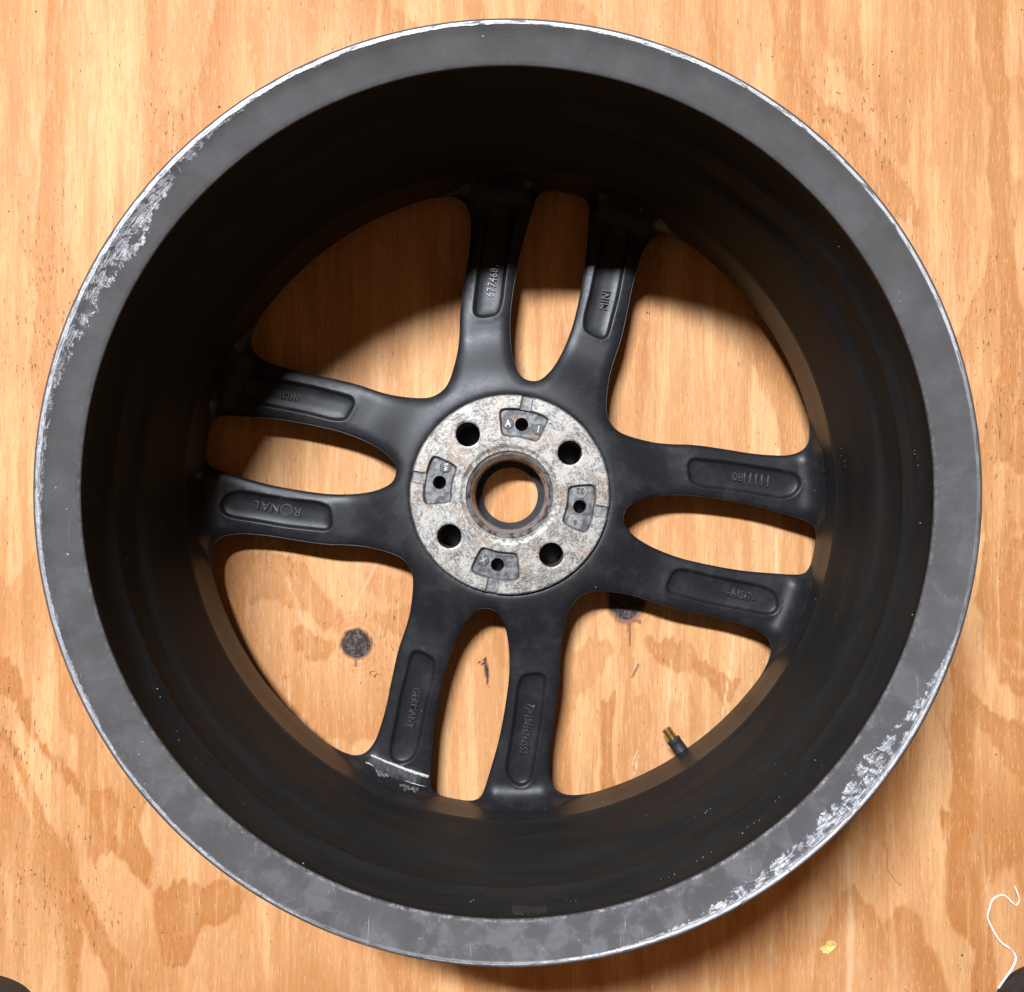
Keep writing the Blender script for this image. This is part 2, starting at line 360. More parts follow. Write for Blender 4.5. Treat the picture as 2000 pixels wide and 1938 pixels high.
region([(740,700),(810,830),(880,930),(940,1050),(990,1180),(1050,1330),(1080,1430),(1133,1590),(1300,1800),(1300,1450),(1133,1350),(1100,1200),(1060,1080),(960,1020),(900,900)], o2, s2, .65)
region([(740,1090),(770,1250),(775,1500),(830,1600),(880,1680),(890,1800),(910,2050),(1010,2050),(980,1780),(960,1640),(950,1500),(930,1300),(850,1100),(760,1060)], o2, s2, .95)
region([(0,1380),(90,1300),(300,1300),(320,1500),(330,1900),(200,2050),(0,2050)], o2, s2, .40)
o3, s3 = (1400, 0), .4739
region([(190,-60),(260,150),(300,300),(340,430),(480,520),(520,640),(700,900),(820,960),(830,880),(700,640),(560,470),(420,360),(370,200),(340,-60)], o3, s3, .72)
region([(1020,-60),(1080,250),(1115,450),(1120,700),(1160,900),(1150,1100),(1165,1400),(1130,1950),(1300,1950),(1266,1300),(1220,1000),(1200,700),(1220,400),(1180,150),(1170,-60)], o3, s3, .8)
region([(1300,300),(1340,900),(1330,1500),(1500,1500),(1500,0)], o3, s3, .6)
oA, sA = (400, 1040), .2633
region([(150,200),(230,160),(620,200),(760,260),(900,420),(1020,560),(1050,680),(980,700),(800,600),(400,560),(250,500),(100,430)], oA, sA, .75)
region([(640,760),(700,690),(850,700),(980,790),(900,920),(760,960),(650,860)], oA, sA, .85)
region([(1240,620),(1400,540),(1650,500),(1700,700),(1480,760),(1300,740),(1230,680)], oA, sA, .75)
region([(1170,330),(1300,250),(1480,300),(1500,450),(1300,520),(1180,480)], oA, sA, .5)
region([(100,400),(180,500),(330,700),(360,900),(300,1100),(0,1000),(0,420)], oA, sA, .6)
region([(700,1130),(980,1060),(1060,1150),(1080,1500),(1000,1700),(900,1700),(800,1400)], oA, sA, .42)
region([(1250,1400),(1450,1200),(1500,1500),(1400,1800),(1250,1800)], oA, sA, .6)
oC, sC = (1040, 1120), .2653
region([(150,620),(400,540),(560,540),(600,600),(500,720),(400,820),(300,960),(280,1200),(290,1700),(60,1700),(60,900)], oC, sC, .6)
region([(460,900),(600,800),(590,1000),(580,1300),(600,1700),(490,1700),(470,1200)], oC, sC, .9)
region([(820,540),(1100,570),(1200,650),(1400,760),(1560,830),(1430,1010),(1340,900),(1230,780),(1100,790),(940,720),(860,640)], oC, sC, .85)
region([(700,860),(820,850),(900,1000),(860,1300),(900,1600),(760,1600),(680,1200),(640,1000)], oC, sC, .5)
region([(1000,1000),(1200,950),(1280,1200),(1100,1300),(960,1150)], oC, sC, .4)
# left upper veneer: soft streaks
region([(250,-100),(420,-100),(430,200),(500,500),(430,800),(330,500),(280,200)], (0, 0), 1., .50, .008)
region([(20,300),(120,420),(160,800),(120,1100),(20,1000)], (0, 0), .474, .28, .006)
region([(850,-100),(1000,-100),(980,300),(880,260)], (0, 0), .474, .35, .005)
# rings round the knot beyond the right edge
kx, ky = px(2030, 1185); kd = np.hypot((WX-kx)*1.25, (WY-ky)*.8)
ringv = (kd/.0150) % 1; late = np.where(kd < .062, np.maximum(late, sstep(.0, .55, ringv)*sstep(1.0, .93, ringv)*.75*sstep(.062, .05, kd)), late)
# round the two knots in view the figure bends
knot = np.zeros_like(X)
for (kx0, ky0, rr, el) in ((696, 1258, .0100, 1.0), (1223, 1168, .0125, 1.25)):
    kx, ky = px(kx0, ky0); d = np.hypot(X-kx, (Y-ky)/el)
    d2 = d+(vnoise(X*300, Y*300, 12)-.5)*.0016
    knot = np.maximum(knot, sstep(rr*1.35, rr*.80, d2))
    rv = (d2/.0042) % 1
    near = sstep(.030, .013, d)*sstep(rr, rr*1.2, d)
    late = late*(1-.4*near)+near*.35*sstep(0, .7, rv)
def streak(x0, y0, x1, y1, w, arr, amt=1.):
    a = np.array(px(x0, y0)); b = np.array(px(x1, y1)); ab = b-a
    t = np.clip(((np.c_[X, Y]-a)@ab)/(ab@ab), 0, 1); q = np.c_[X, Y]-a-t[:, None]*ab
    d = np.hypot(q[:, 0], q[:, 1])+(vnoise(X*400, Y*120, 20)-.5)*w*.5
    return np.maximum(arr, amt*sstep(w, w*.3, d))
knot = streak(1230, 1200, 1228, 1232, .0019, knot, .42); knot = streak(1228, 1232, 1231, 1262, .0008, knot, .5); knot = streak(947, 1288, 953, 1322, .0019, knot, .85); knot = streak(936, 1294, 946, 1297, .0010, knot, .8); knot = streak(953, 1322, 951, 1336, .0009, knot, .7)
knot = streak(694, 1280, 696, 1300, .0018, knot, .45); knot = streak(1246, 1298, 1234, 1322, .0012, knot, .5)
knot = streak(1222, 1205, 1250, 1215, .0016, knot, .5)
pale = np.zeros_like(X)
for L in [(1650,1640,1656,1770,.0022,.5),(1656,1770,1652,1960,.0028,.6),(1512,1240,1520,880,.0008,.8),(1426,1294,1407,1410,.0008,.9),(1310,1290,1300,1420,.0012,.5),(1432,1240,1425,1300,.0008,.8),
          (90,160,60,260,.0026,.2),(1245,1475,1238,1510,.0008,.9),(690,1190,740,1090,.0015,.4),(600,1240,560,1130,.002,.3)]:
    pale = streak(*L[:5], pale, L[5])
pore = np.full_like(X, .30)
for (cx, cy, rx, ry) in ((60,640,70,260),(1960,860,50,260),(110,560,60,160),(1930,640,60,180),(30,1450,90,160),(330,300,60,200),(1640,330,120,260),(690,120,40,120),(560,1080,60,90),(760,1260,90,90),(120,1750,160,160)):
    x0, y0 = px(cx, cy); q = ((X-x0)/(rx*.000373))**2+((Y-y0)/(ry*.000373))**2
    pore = np.maximum(pore, .30+.62*np.exp(-q))
V = np.zeros((nG*nG, 3)); V[:, 0] = X; V[:, 1] = Y
i = np.arange(nG-1); a, b = np.meshgrid(i, i); q = (b*nG+a).ravel()
Fq = np.c_[q, q+1, q+1+nG, q+nG]
me = bpy.data.meshes.new('floor'); me.vertices.add(len(V)); me.vertices.foreach_set('co', V.ravel())
me.loops.add(Fq.size); me.loops.foreach_set('vertex_index', Fq.ravel().astype(np.int32))
me.polygons.add(len(Fq)); me.polygons.foreach_set('loop_start', np.arange(0, Fq.size, 4, dtype=np.int32)); me.update(calc_edges=True)
for nm, arr in (('latewood', late), ('knot', knot), ('pale', pale), ('pore', pore)):
    at = me.attributes.new(nm, 'FLOAT', 'POINT'); at.data.foreach_set('value', arr.astype(np.float32))
me.materials.append(M_wood)
floor = bpy.data.objects.new('floor', me); COL.objects.link(floor); tag(floor, kind='structure')

# ================================================================ THE WHEEL
ROT = -math.radians(10.3)
wheel = bpy.data.objects.new('alloy_wheel', None); COL.objects.link(wheel); wheel.empty_display_size = .1
tag(wheel, 'scuffed black alloy wheel lying face down on plywood, its back and hub upward', 'wheel')

# ---- barrel and rear flange (one revolved skin, real thickness)
prof = [(.2359,.0105),(.2359,.004),(.2348,.0012),(.2325,.0002),(.2300,.0012),(.2275,.0060),(.2250,.0150),(.2200,.0235),(.2172,.0268),(.2152,.0284),(.2147,.0300),
        (.2147,.045),(.2146,.0600),(.2142,.0645),(.2139,.0655),(.2142,.0665),(.2146,.0700),(.2141,.085),(.2137,.100),(.2134,.118),(.2134,.130),(.2138,.1360),(.2150,.1400),(.2159,.1430),(.2162,.1480),
        (.2162,.1630),(.2157,.1662),(.2151,.1680),(.2155,.1702),(.2166,.1740),(.2174,.1800),(.2178,.1900),(.2178,.1950),(.2176,.1985),(.2169,.2014),(.2165,.2028),(.2164,.2038),(.2166,.2047),(.2172,.2054),(.2190,.2060),(.2240,.2076),(.2280,.2090),(.2300,.2098),(.2318,.2107),(.2334,.2118),(.2348,.2125),(.2358,.2127),(.2366,.2123),(.2372,.2115),(.2375,.2102),(.2375,.2082),
        (.2366,.2040),(.2350,.2005),(.2320,.1985),(.2270,.1965),(.2225,.1935),(.2205,.188),(.2200,.170),(.2190,.150),(.2178,.130),(.2175,.070),(.2190,.040),(.2230,.030),(.2300,.0255),(.2340,.0200),(.2355,.0150),(.2359,.0105)]
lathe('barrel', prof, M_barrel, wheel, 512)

# ---- spoke casting: outlines in a reference plane (z=.036)
ZREF = .036
slim_half = [(80.3,0),(80.8,2.6),(82,4.2),(84,5.6),(86.5,6.7),(90.6,8.0),(95,8.9),(100,9.5),(106,9.95),(113,10.15),(122,10.15),(130,9.9),(140,9.4),(150,8.85),(160,8.3),(170,7.7),(180,7.0),(190,6.3),(200,5.65),(206,5.2),(209.5,4.75),(211.8,4.0),(213.0,2.9),(213.4,1.5)]
big_half = [(85.8,0),(86.4,3),(88.2,5.6),(92,8.5),(96,10.7),(100.5,12.7),(106,14.7),(112.5,16.4),(120,17.8),(128.9,19.1),(137,20.4),(147,22.0),(156,23.3),(165,24.5),(176,25.6),(187,26.35),(194,26.6),(200,26.45),(205,25.95),(208.5,25.0),(211,23.6),(212.6,21.4),(213.4,18.5),(213.4,13),(213.4,8),(213.4,3)]
pocket_c = [(124.5,14.9),(126.2,13.8),(134,12.4),(150,11.5),(170,10.3),(185,9.55),(192,9.7),(197,10.5),(200,11.8),(200.6,12.8),(199,14.0),(196,14.7),(190,15.3),(175,16.5),(157,18.4),(140,20.2),(130,21.4),(126,21.0),(124.2,19.2)]
def polar(r, deg, base): t = math.radians(deg+base)+ROT; return (r/1000*math.cos(t), r/1000*math.sin(t))
def sym(half, base):
    L = [polar(r, a, base) for r, a in half]; Rr = [polar(r, -a, base) for r, a in half[1:]][::-1]
    return np.array(L+Rr)
windows = []; 
for k in range(4):
    windows.append(smooth_loop(resample(catmull(sym(slim_half, 90*k), True, 8), .0011), 2))
    windows.append(smooth_loop(resample(catmull(sym(big_half, 90*k+45), True, 8), .0012), 2))
windows = [w if area2(w) > 0 else w[::-1] for w in windows]
pockets = []
for k in range(4):
    for sg in (1, -1):
        P = np.array([polar(r, a*sg, 90*k) for r, a in pocket_c]); P = P if area2(P) > 0 else P[::-1]
        pockets.append(smooth_loop(resample(catmull(P, True, 8), .0011), 3))
R_IN, R_OUT = .0655, .2137
def circ(r, n): t = np.arange(n)*2*PI/n; return np.c_[r*np.cos(t), r*np.sin(t)]
def z_base(r):
    return .0335+.0075*sstep(.115, .072, r)-.0020*sstep(.12, .17, r)
pts = []; 
inC = circ(R_IN, 220); outC = circ(R_OUT+.0004, 720)
con = []; P0 = []
def add_loop(P):
    n0 = sum(len(q) for q in P0); P0.append(P); con.extend((n0+i, n0+(i+1) % len(P)) for i in range(len(P)))
add_loop(inC); add_loop(outC)
for w in windows: add_loop(w)
nfix = sum(len(q) for q in P0)
extra = []
hexs = []
st = .0026
for j, yy in enumerate(np.arange(-.214, .214, st*.866)):
    xx = np.arange(-.214, .214, st)+(st/2 if j % 2 else 0); hexs.append(np.c_[xx, np.full(len(xx), yy)])
H = np.vstack(hexs); Hr = np.hypot(H[:, 0], H[:, 1]); H = H[(Hr > R_IN+.001) & (Hr < R_OUT-.0005)]
def winD(Xp):
    d = np.full(len(Xp), 1e9)
    for w in windows: d = np.minimum(d, sdist(Xp, w[::2]))
    return d
def pokD(Xp):
    d = np.full(len(Xp), 1e9)
    for p in pockets: d = np.minimum(d, sdist(Xp, p[::2]))
    return d
dH = winD(H); pH = pokD(H); H = H[(dH > .0042) & (np.abs(pH+.0008) > .0030)]
loops = []
for w in windows:
    for d in (.00045, .0010, .0018, .0030): loops.append(offset(w, d))
for p in pockets:
    for d in (.0012, .0006, .0001, -.0005, -.0011, -.0018, -.0025, -.0032): loops.append(offset(p, d))
for rr in np.arange(.1985, .2127, .0013): loops.append(circ(rr, 560))
for rr in (.0665, .0680, .0695): loops.append(circ(rr, 200))
L = np.vstack(loops); Lr = np.hypot(L[:, 0], L[:, 1]); L = L[(Lr < R_OUT-.0002) & (Lr > R_IN+.0004)]
dL = winD(L); L = L[dL > .00035]
# thin out near-duplicates
def thin(A, cell):
    key = np.round(A/cell).astype(np.int64); _, idx = np.unique(key[:, 0]*1000003+key[:, 1], return_index=True); return A[np.sort(idx)]
L = thin(L, .00042)
ALL = np.vstack(P0+[L, H])
res = delaunay_2d_cdt([Vector((float(x)*1000, float(y)*1000)) for x, y in ALL], [(int(a), int(b)) for a, b in con], [], 0, 1e-4)
V2 = np.array([(v[0], v[1]) for v in res[0]])/1000; T = np.array([f for f in res[2] if len(f) == 3])
C = V2[T].mean(1); Cr = np.hypot(C[:, 0], C[:, 1])
def inside_any(Cp):
    m = np.zeros(len(Cp), bool)
    for w in windows: m |= sdist(Cp, w) < 0
    return m
keep = (Cr > R_IN) & (Cr < R_OUT+.0004) & ~inside_any(C); T = T[keep]
# orientation up
e1 = V2[T[:, 1]]-V2[T[:, 0]]; e2 = V2[T[:, 2]]-V2[T[:, 0]]; flip = (e1[:, 0]*e2[:, 1]-e1[:, 1]*e2[:, 0]) < 0
T[flip] = T[flip][:, ::-1]
wd = winD(V2); pd = pokD(V2)
def surf_z(P2, wd, pd):
    r = np.hypot(P2[:, 0], P2[:, 1]); z = z_base(r)
    # gentle crown across a spoke, and the rolled edge
    z = z-.0016*np.clip(1-wd/.007, 0, 1)**2
    t = np.clip(1-np.maximum(wd, 0)/.0014, 0, 1); z = z-.0011*(1-np.sqrt(np.maximum(1-t*t, 0)))
    # casting pocket
    z = z-.0017*sstep(.0003, -.0018, pd)-.0010*sstep(.0008, -.0062, pd)
    # raised bead beside the pocket
    z = z+.0003*np.exp(-((pd-.0010)/.0007)**2)
    # fillet up into the barrel
    q = np.clip((r-.1975)/(.2129-.1975), 0, 1); fil = .0150*(1-np.sqrt(np.maximum(1-q*q, 0)))
    z = z+fil*sstep(.0000, .0085, wd)
    # neck up to the hub pad
    z = z-.0010*sstep(.0705, .0680, r)
    return z
Z = surf_z(V2, wd, pd)
rb = np.hypot(V2[:, 0], V2[:, 1]); scl = (CAMH-z_base(rb))/(CAMH-ZREF)
TOP = np.c_[V2*scl[:, None], Z]; nTOP = len(TOP)
def zfront(r): return .0085+.0205*sstep(.190, .2095, r)
# walls and front skin
Vs = list(map(tuple, TOP)); Fs = [tuple(t) for t in T]; nT = len(Fs)
from mathutils.kdtree import KDTree
kd = KDTree(len(V2)); [kd.insert((v[0], v[1], 0), i) for i, v in enumerate(V2)]; kd.balance()
bottom_loops = []
for w in windows:
    ids = [kd.find((p[0], p[1], 0))[1] for p in w]
    rw = np.hypot(w[:, 0], w[:, 1]); und = .0024*sstep(.2115, .207, rw)
    rings = [ids]
    for f in (.35, 1.0):
        q = offset(w, 1.)-w; Pq = w+q*(und*f)[:, None]; rq = np.hypot(Pq[:, 0], Pq[:, 1])
        s_ = (CAMH-z_base(rw))/(CAMH-ZREF); zt = TOP[ids, 2]; zb = zfront(rw); zz = zt+(zb-zt)*f
        n0 = len(Vs); Vs += [(Pq[i][0]*s_[i], Pq[i][1]*s_[i], zz[i]) for i in range(len(w))]; rings.append(list(range(n0, n0+len(w))))
        if f == 1.0: bottom_loops.append(Pq)
    for ra, rb_ in zip(rings, rings[1:]):
        m = len(ra)
        for i in range(m):
            j = (i+1) % m
            if ra[i] != ra[j]: Fs.append((ra[i], rb_[i], rb_[j], ra[j]))
full = bpy.data.meshes.new('casting'); full.from_pydata(Vs, [], Fs); full.update()
full.polygons.foreach_set('use_smooth', [True]*len(full.polygons)); full.set_sharp_from_angle(angle=math.radians(50))
nl = len(full.loops); cn = np.zeros(nl*3, np.float32); full.corner_normals.foreach_get('vector', cn); cn = cn.reshape(-1, 3)
ls = np.zeros(len(full.polygons), np.int32); full.polygons.foreach_get('loop_start', ls)
VA = np.array(Vs); cen = np.array([VA[list(f)].mean(0) for f in Fs])
rc = np.hypot(cen[:, 0], cen[:, 1]); ang = (np.degrees(np.arctan2(cen[:, 1], cen[:, 0])-ROT)) % 360
# 8 spokes: sectors between window axes; inside r<.098 it is the hub
sect = np.where(rc < .094, -1, ((ang) // 45).astype(int))
parts = {}
def emit(idx, name):
    used = {}; V_ = []; F_ = []; N_ = []
    for fi in idx:
        f = Fs[fi]; g = []
        for k, vi in enumerate(f):
            if vi not in used: used[vi] = len(V_); V_.append(Vs[vi])
            g.append(used[vi]); N_.append(cn[ls[fi]+k])
        F_.append(g)
    o = mesh_obj(name, V_, F_, M_paint, wheel)
    o.data.normals_split_custom_set([tuple(float(c) for c in n) for n in N_])
    return o
hub_o = emit(np.nonzero(sect == -1)[0], 'hub')
spokes = [emit(np.nonzero(sect == k)[0], 'spoke') for k in range(8)]   # spoke k spans 45k..45k+45 deg from the first slim window
bpy.data.meshes.remove(full)
# front face of the casting (turned to the board)
P0 = []; con = []
add_loop(circ(.020, 48)); add_loop(circ(.2145, 200))
for q in bottom_loops:
    q = resample(offset(q, .0003), .002); r_ = np.hypot(q[:, 0], q[:, 1]); q = q*np.minimum(1, .2138/r_)[:, None]; add_loop(q)
g = [circ(r, int(2*PI*r/.012)) for r in (.03, .045, .06, .075, .09, .12, .15, .18, .195, .205)]
G = np.vstack(g); bd = np.full(len(G), 1e9)
for q in bottom_loops: bd = np.minimum(bd, sdist(G, q[::4]))
G = G[bd > .003]
ALLb = np.vstack(P0+[G])
res = delaunay_2d_cdt([Vector((float(x)*1000, float(y)*1000)) for x, y in ALLb], con, [], 0, 1e-4)
Vb = np.array([(v[0], v[1]) for v in res[0]])/1000; Tb = np.array([f for f in res[2] if len(f) == 3]); Cb = Vb[Tb].mean(1); rr = np.hypot(Cb[:, 0], Cb[:, 1])
mb = (rr > .020) & (rr < .2145)
for q in bottom_loops: mb &= sdist(Cb, q[::3]) > 0
Tb = Tb[mb]; e1 = Vb[Tb[:, 1]]-Vb[Tb[:, 0]]; e2 = Vb[Tb[:, 2]]-Vb[Tb[:, 0]]; fl = (e1[:, 0]*e2[:, 1]-e1[:, 1]*e2[:, 0]) > 0; Tb[fl] = Tb[fl][:, ::-1]
rbv = np.hypot(Vb[:, 0], Vb[:, 1]); sc = (CAMH-z_base(rbv))/(CAMH-ZREF)
mesh_obj('front_face', np.c_[Vb*sc[:, None], zfront(rbv)-.00005], Tb, M_paint, wheel)

# ---- hub mounting pad
RP = .0680; ZP = .0450
def pol(r, deg): t = math.radians(deg)+ROT; return np.array((r*math.cos(t), r*math.sin(t)))
holes = []; small = []
for k in range(4): holes.append(circ(.00835, 48)+pol(.0499, 45+90*k)); small.append(circ(.0046, 32)+pol(.0487, 90*k+.5))
bore = circ(.0300, 160); rimc = circ(RP, 256)
pads = []
for k in range(4):
    P = []
    for a in np.linspace(-17.5, 17.5, 9): P.append(pol(.0590, a+90*k))
    for a in np.linspace(18.5, -18.5, 9): P.append(pol(.0396, a+90*k))
    P = resample(np.array(P), .0008); P = smooth_loop(P, 26); P = P if area2(P) > 0 else P[::-1]; pads.append(P)
slots = []
for k in range(4):
    c = pol(.0630, 90*k-.3); u = pol(1, 90*k-.3); v = np.array((-u[1], u[0]))
    slots.append(np.array([c-u*.006-v*.0039, c+u*.009-v*.0039, c+u*.009+v*.0039, c-u*.006+v*.0039]))
P0 = []; con = []
for q in [rimc, bore]+holes+small: add_loop(q)
loops = []
for p in pads:
    for d in (.0009, .0004, 0., -.0004, -.0008, -.0013, -.0022): loops.append(offset(p, d))
for s_ in slots:
    s2_ = resample(s_, .0008)
    for d in (.0006, .0003, 0., -.0003, -.0007): loops.append(offset(s2_, d))
for h in holes: 
    for d in (.0004, .0008, .0014): loops.append(offset(h, d))
for h in small: loops.append(offset(h, .0006))
loops += [circ(RP-.0004, 256), circ(RP-.0009, 256), circ(.0304, 160), circ(.0310, 160), circ(.0326, 160), circ(.0334, 160)]
hx = []
for j, yy in enumerate(np.arange(-.067, .067, .0017)): xx = np.arange(-.067, .067, .0019)+(.00095 if j % 2 else 0); hx.append(np.c_[xx, np.full(len(xx), yy)])
Q = np.vstack(loops+hx); Qr = np.hypot(Q[:, 0], Q[:, 1]); Q = Q[(Qr < RP-.0003) & (Qr > .0303)]
for h in holes+small: Q = Q[sdist(Q, h) > .00025]
Q = thin(Q, .00036)
ALLp = np.vstack(P0+[Q])
res = delaunay_2d_cdt([Vector((float(x)*1000, float(y)*1000)) for x, y in ALLp], con, [], 0, 1e-4)
Vp = np.array([(v[0], v[1]) for v in res[0]])/1000; Tp = np.array([f for f in res[2] if len(f) == 3]); Cp = Vp[Tp].mean(1); rr = np.hypot(Cp[:, 0], Cp[:, 1])
mp = (rr > .0300) & (rr < RP)
for h in holes+small: mp &= sdist(Cp, h) > 0
Tp = Tp[mp]; e1 = Vp[Tp[:, 1]]-Vp[Tp[:, 0]]; e2 = Vp[Tp[:, 2]]-Vp[Tp[:, 0]]; fl = (e1[:, 0]*e2[:, 1]-e1[:, 1]*e2[:, 0]) < 0; Tp[fl] = Tp[fl][:, ::-1]
pdv = np.min([sdist(Vp, p) for p in pads], axis=0); sdv = np.min([sdist(Vp, s_) for s_ in slots], axis=0)
zp = np.full(len(Vp), ZP); rv = np.hypot(Vp[:, 0], Vp[:, 1])
zp -= .0006*sstep(.0334, .0326, rv)                       # faint step round the bore
zp = np.minimum(zp, ZP-.0016*sstep(.0003, -.0005, sdv)); zp = np.minimum(zp, ZP-.0034*sstep(.0003, -.0012, pdv))
zp -= .0007*sstep(RP-.0009, RP, rv)
for h in holes: zp -= .0003*sstep(.0010, .0, sdist(Vp, h))
Vps = [tuple(v) for v in np.c_[Vp, zp]]; Fps = [tuple(t) for t in Tp]
kd = KDTree(len(Vp)); [kd.insert((v[0], v[1], 0), i) for i, v in enumerate(Vp)]; kd.balance()
def wall(loop, zb, grow=0.):
    ids = [kd.find((p[0], p[1], 0))[1] for p in loop]; lw = loop if area2(loop) > 0 else loop
    c = loop.mean(0); n0 = len(Vps)
    for p in loop: q = c+(p-c)*(1+grow); Vps.append((q[0], q[1], zb))
    m = len(loop)
    for i in range(m): j = (i+1) % m; Fps.append((ids[i], n0+i, n0+j, ids[j]))
wall(rimc[::-1], .0385)
for h in holes: wall(h, .0088)
for h in small: wall(h, .0200)
pad_o = mesh_obj('hub_pad', Vps, Fps, M_hub, wheel, True, 38)
# blind bottoms for the four small core holes
lathe('centre_bore', [(.0300,.0443),(.0298,.0440),(.0295,.0428),(.0291,.0423),(.0287,.0420),(.0276,.0408),(.0267,.0394),(.0263,.0382),(.0261,.0370),(.0260,.0330),(.0257,.0322),(.0252,.0318),(.0250,.0308),(.0249,.0150),(.0246,.0136),(.0245,.0128),(.0245,.0090),(.0250,.0080)], M_bore, wheel, 160, 40)
for s_ in small:
    c = s_.mean(0); V_ = [(c[0]+(p[0]-c[0])*1.1, c[1]+(p[1]-c[1])*1.1, .0205) for p in s_]
    mesh_obj('core_hole_bottom', V_, [list(range(len(s_)))], M_paint, pad_o, False)

# ---- raised lettering
def text_mesh(name, body, size, depth, bevel, mat, parent, xy, z, rot, sx=1., bold=0.):
    cu = bpy.data.curves.new(name, 'FONT'); cu.body = body; cu.size = size; cu.extrude = depth; cu.bevel_depth = bevel; cu.bevel_resolution = 1
    cu.align_x = 'CENTER'; cu.align_y = 'CENTER'; cu.space_character = 1.12; cu.offset = bold; cu.resolution_u = 4
    t = bpy.data.objects.new(name+'_tmp', cu); COL.objects.link(t)
    dg = bpy.context.evaluated_depsgraph_get(); m = bpy.data.meshes.new_from_object(t.evaluated_get(dg)); 
    bpy.data.objects.remove(t); bpy.data.curves.remove(cu)
    m.transform(Matrix.Translation((xy[0], xy[1], z)) @ Matrix.Rotation(math.radians(rot), 4, 'Z') @ Matrix.Diagonal((sx, 1, 1, 1)))
    m.materials.clear(); m.materials.append(mat)
    o = bpy.data.objects.new(name, m); COL.objects.link(o); o.parent = parent
    return o
kdz = KDTree(nTOP); [kdz.insert((TOP[i, 0], TOP[i, 1], 0), i) for i in range(nTOP)]; kdz.balance()
def floor_at(x, y):
    n = kdz.find_n((x, y, 0), 3); w = [1/(q[2]+1e-6) for q in n]
    return sum(TOP[q[1], 2]*a for q, a in zip(n, w))/sum(w)
def stamp(body, cx, cy, hpx, rot, spoke, sx=1., size=None, bold=.00003):
    x, y = px(cx, cy, .031); z = floor_at(x, y); x, y = px(cx, cy, z)
    size = hpx/1800*(CAMH-z)/.70
    return text_mesh('lettering', body, size, .0010, .00016, M_raised, spoke, (x, y), z+.0004, rot, sx, bold)
# spokes: index k covers angles (45k .. 45k+45) from ROT; upper right spoke = 0, then counterclockwise
stamp('6774681', 962.7, 547, 15.5, 81, spokes[2], .78)
stamp('MINI', 1182, 586.5, 15.5, 78.5, spokes[1], .80)
stamp('IHMI', 564.7, 773.5, 13, 170, spokes[3], .9)
# maker's lettering with its large ring for the O
x, y = px(543, 993, .028)
u = np.array((math.cos(math.radians(170.2)), math.sin(math.radians(170.2))))
for ch, t in (('R', -.0142), ('N', .0020), ('A', .0088), ('L', .0152)):
    text_mesh('lettering', ch, .0083, .0009, .00016, M_raised, spokes[4], (x+u[0]*t, y+u[1]*t), floor_at(x+u[0]*t, y+u[1]*t)+.0003, 170.2, 1.05, 0)
V_ = []; F_ = []; cx, cy = x+u[0]*-.0062, y+u[1]*-.0062; zf = floor_at(x, y); nn = 48
for k, (ro, zz) in enumerate(((.0043, 0), (.0042, .0011), (.0034, .0011), (.0033, 0))):
    for j in range(nn): V_.append((cx+ro*math.cos(2*PI*j/nn), cy+ro*math.sin(2*PI*j/nn), zf+zz))
for k in range(3):
    for j in range(nn): F_.append((k*nn+j, k*nn+(j+1) % nn, (k+1)*nn+(j+1) % nn, (k+1)*nn+j))
mesh_obj('lettering', V_, F_, M_raised, spokes[4], True, 40)
stamp('GERMANY', 808, 1382, 14.5, -100, spokes[5], .76)
stamp('7J\u00d718EH2+IS52', 1029, 1422, 15.5, -99, spokes[6], .63)
stamp('08', 1439, 933, 16, -7, spokes[0], .9)
for (bx, by) in ((1452.6, 936), (1463.6, 936.7), (1474.7, 938), (1485.7, 939.8), (1497.9, 941.6)):
    x, y = px(bx, by, .028); z = floor_at(x, y); x, y = px(bx, by, z)
    text_mesh('lettering', 'I', .0118, .0009, .00016, M_raised, spokes[0], (x, y), z+.0003, -9, .8, -.00005)
stamp('-AlSi7-', 1445, 1161.5, 15.5, -14, spokes[7], .82)
# hub buttons
def button(cx, cy, rpx, txt, rot, mat, lmat, hs=1.0):
    z = ZP-.0034; x, y = px(cx, cy, z); r = rpx/1800*(CAMH-z); V_ = []; F_ = []; n = 40
    rings = ((r*1.10, z-.0001), (r*1.08, z+.0004), (r*.98, z+.0005), (r*.94, z+.0002), (r*.5, z+.00025))
    for ro, zz in rings: V_ += [(x+ro*math.cos(2*PI*j/n), y+ro*math.sin(2*PI*j/n), zz) for j in range(n)]
    for k in range(4):
        for j in range(n): F_.append((k*n+j, k*n+(j+1) % n, (k+1)*n+(j+1) % n, (k+1)*n+j))
    F_.append([4*n+j for j in range(n)])
    b = mesh_obj('button', V_, F_, mat, pad_o, True, 35)
    text_mesh('lettering', txt, r*1.75*hs, .00035, .0001, lmat, pad_o, (x, y), z+.0004, rot, .9, .0001)
def c1(a, b): return (760+a*.2449, 740+b*.2449)
for (a, b, r, t, rot, m, lm, hs) in ((948,358,10.5,'A',-3,M_discd,M_letter,1),(1190,405,10.5,'1',-14,M_discd,M_letter,1),(450,703,10.8,'wa',83,M_discd,M_letter,.75),
                                 (1523,893,14.2,'32',176,M_disc,M_letterd,.62),(1482,1145,14,'6',170,M_disc,M_letterd,.6),(750,1447,11,'X',-25,M_discd,M_letter,1)):
    x, y = c1(a, b); button(x, y, r, t, rot, m, lm, hs)

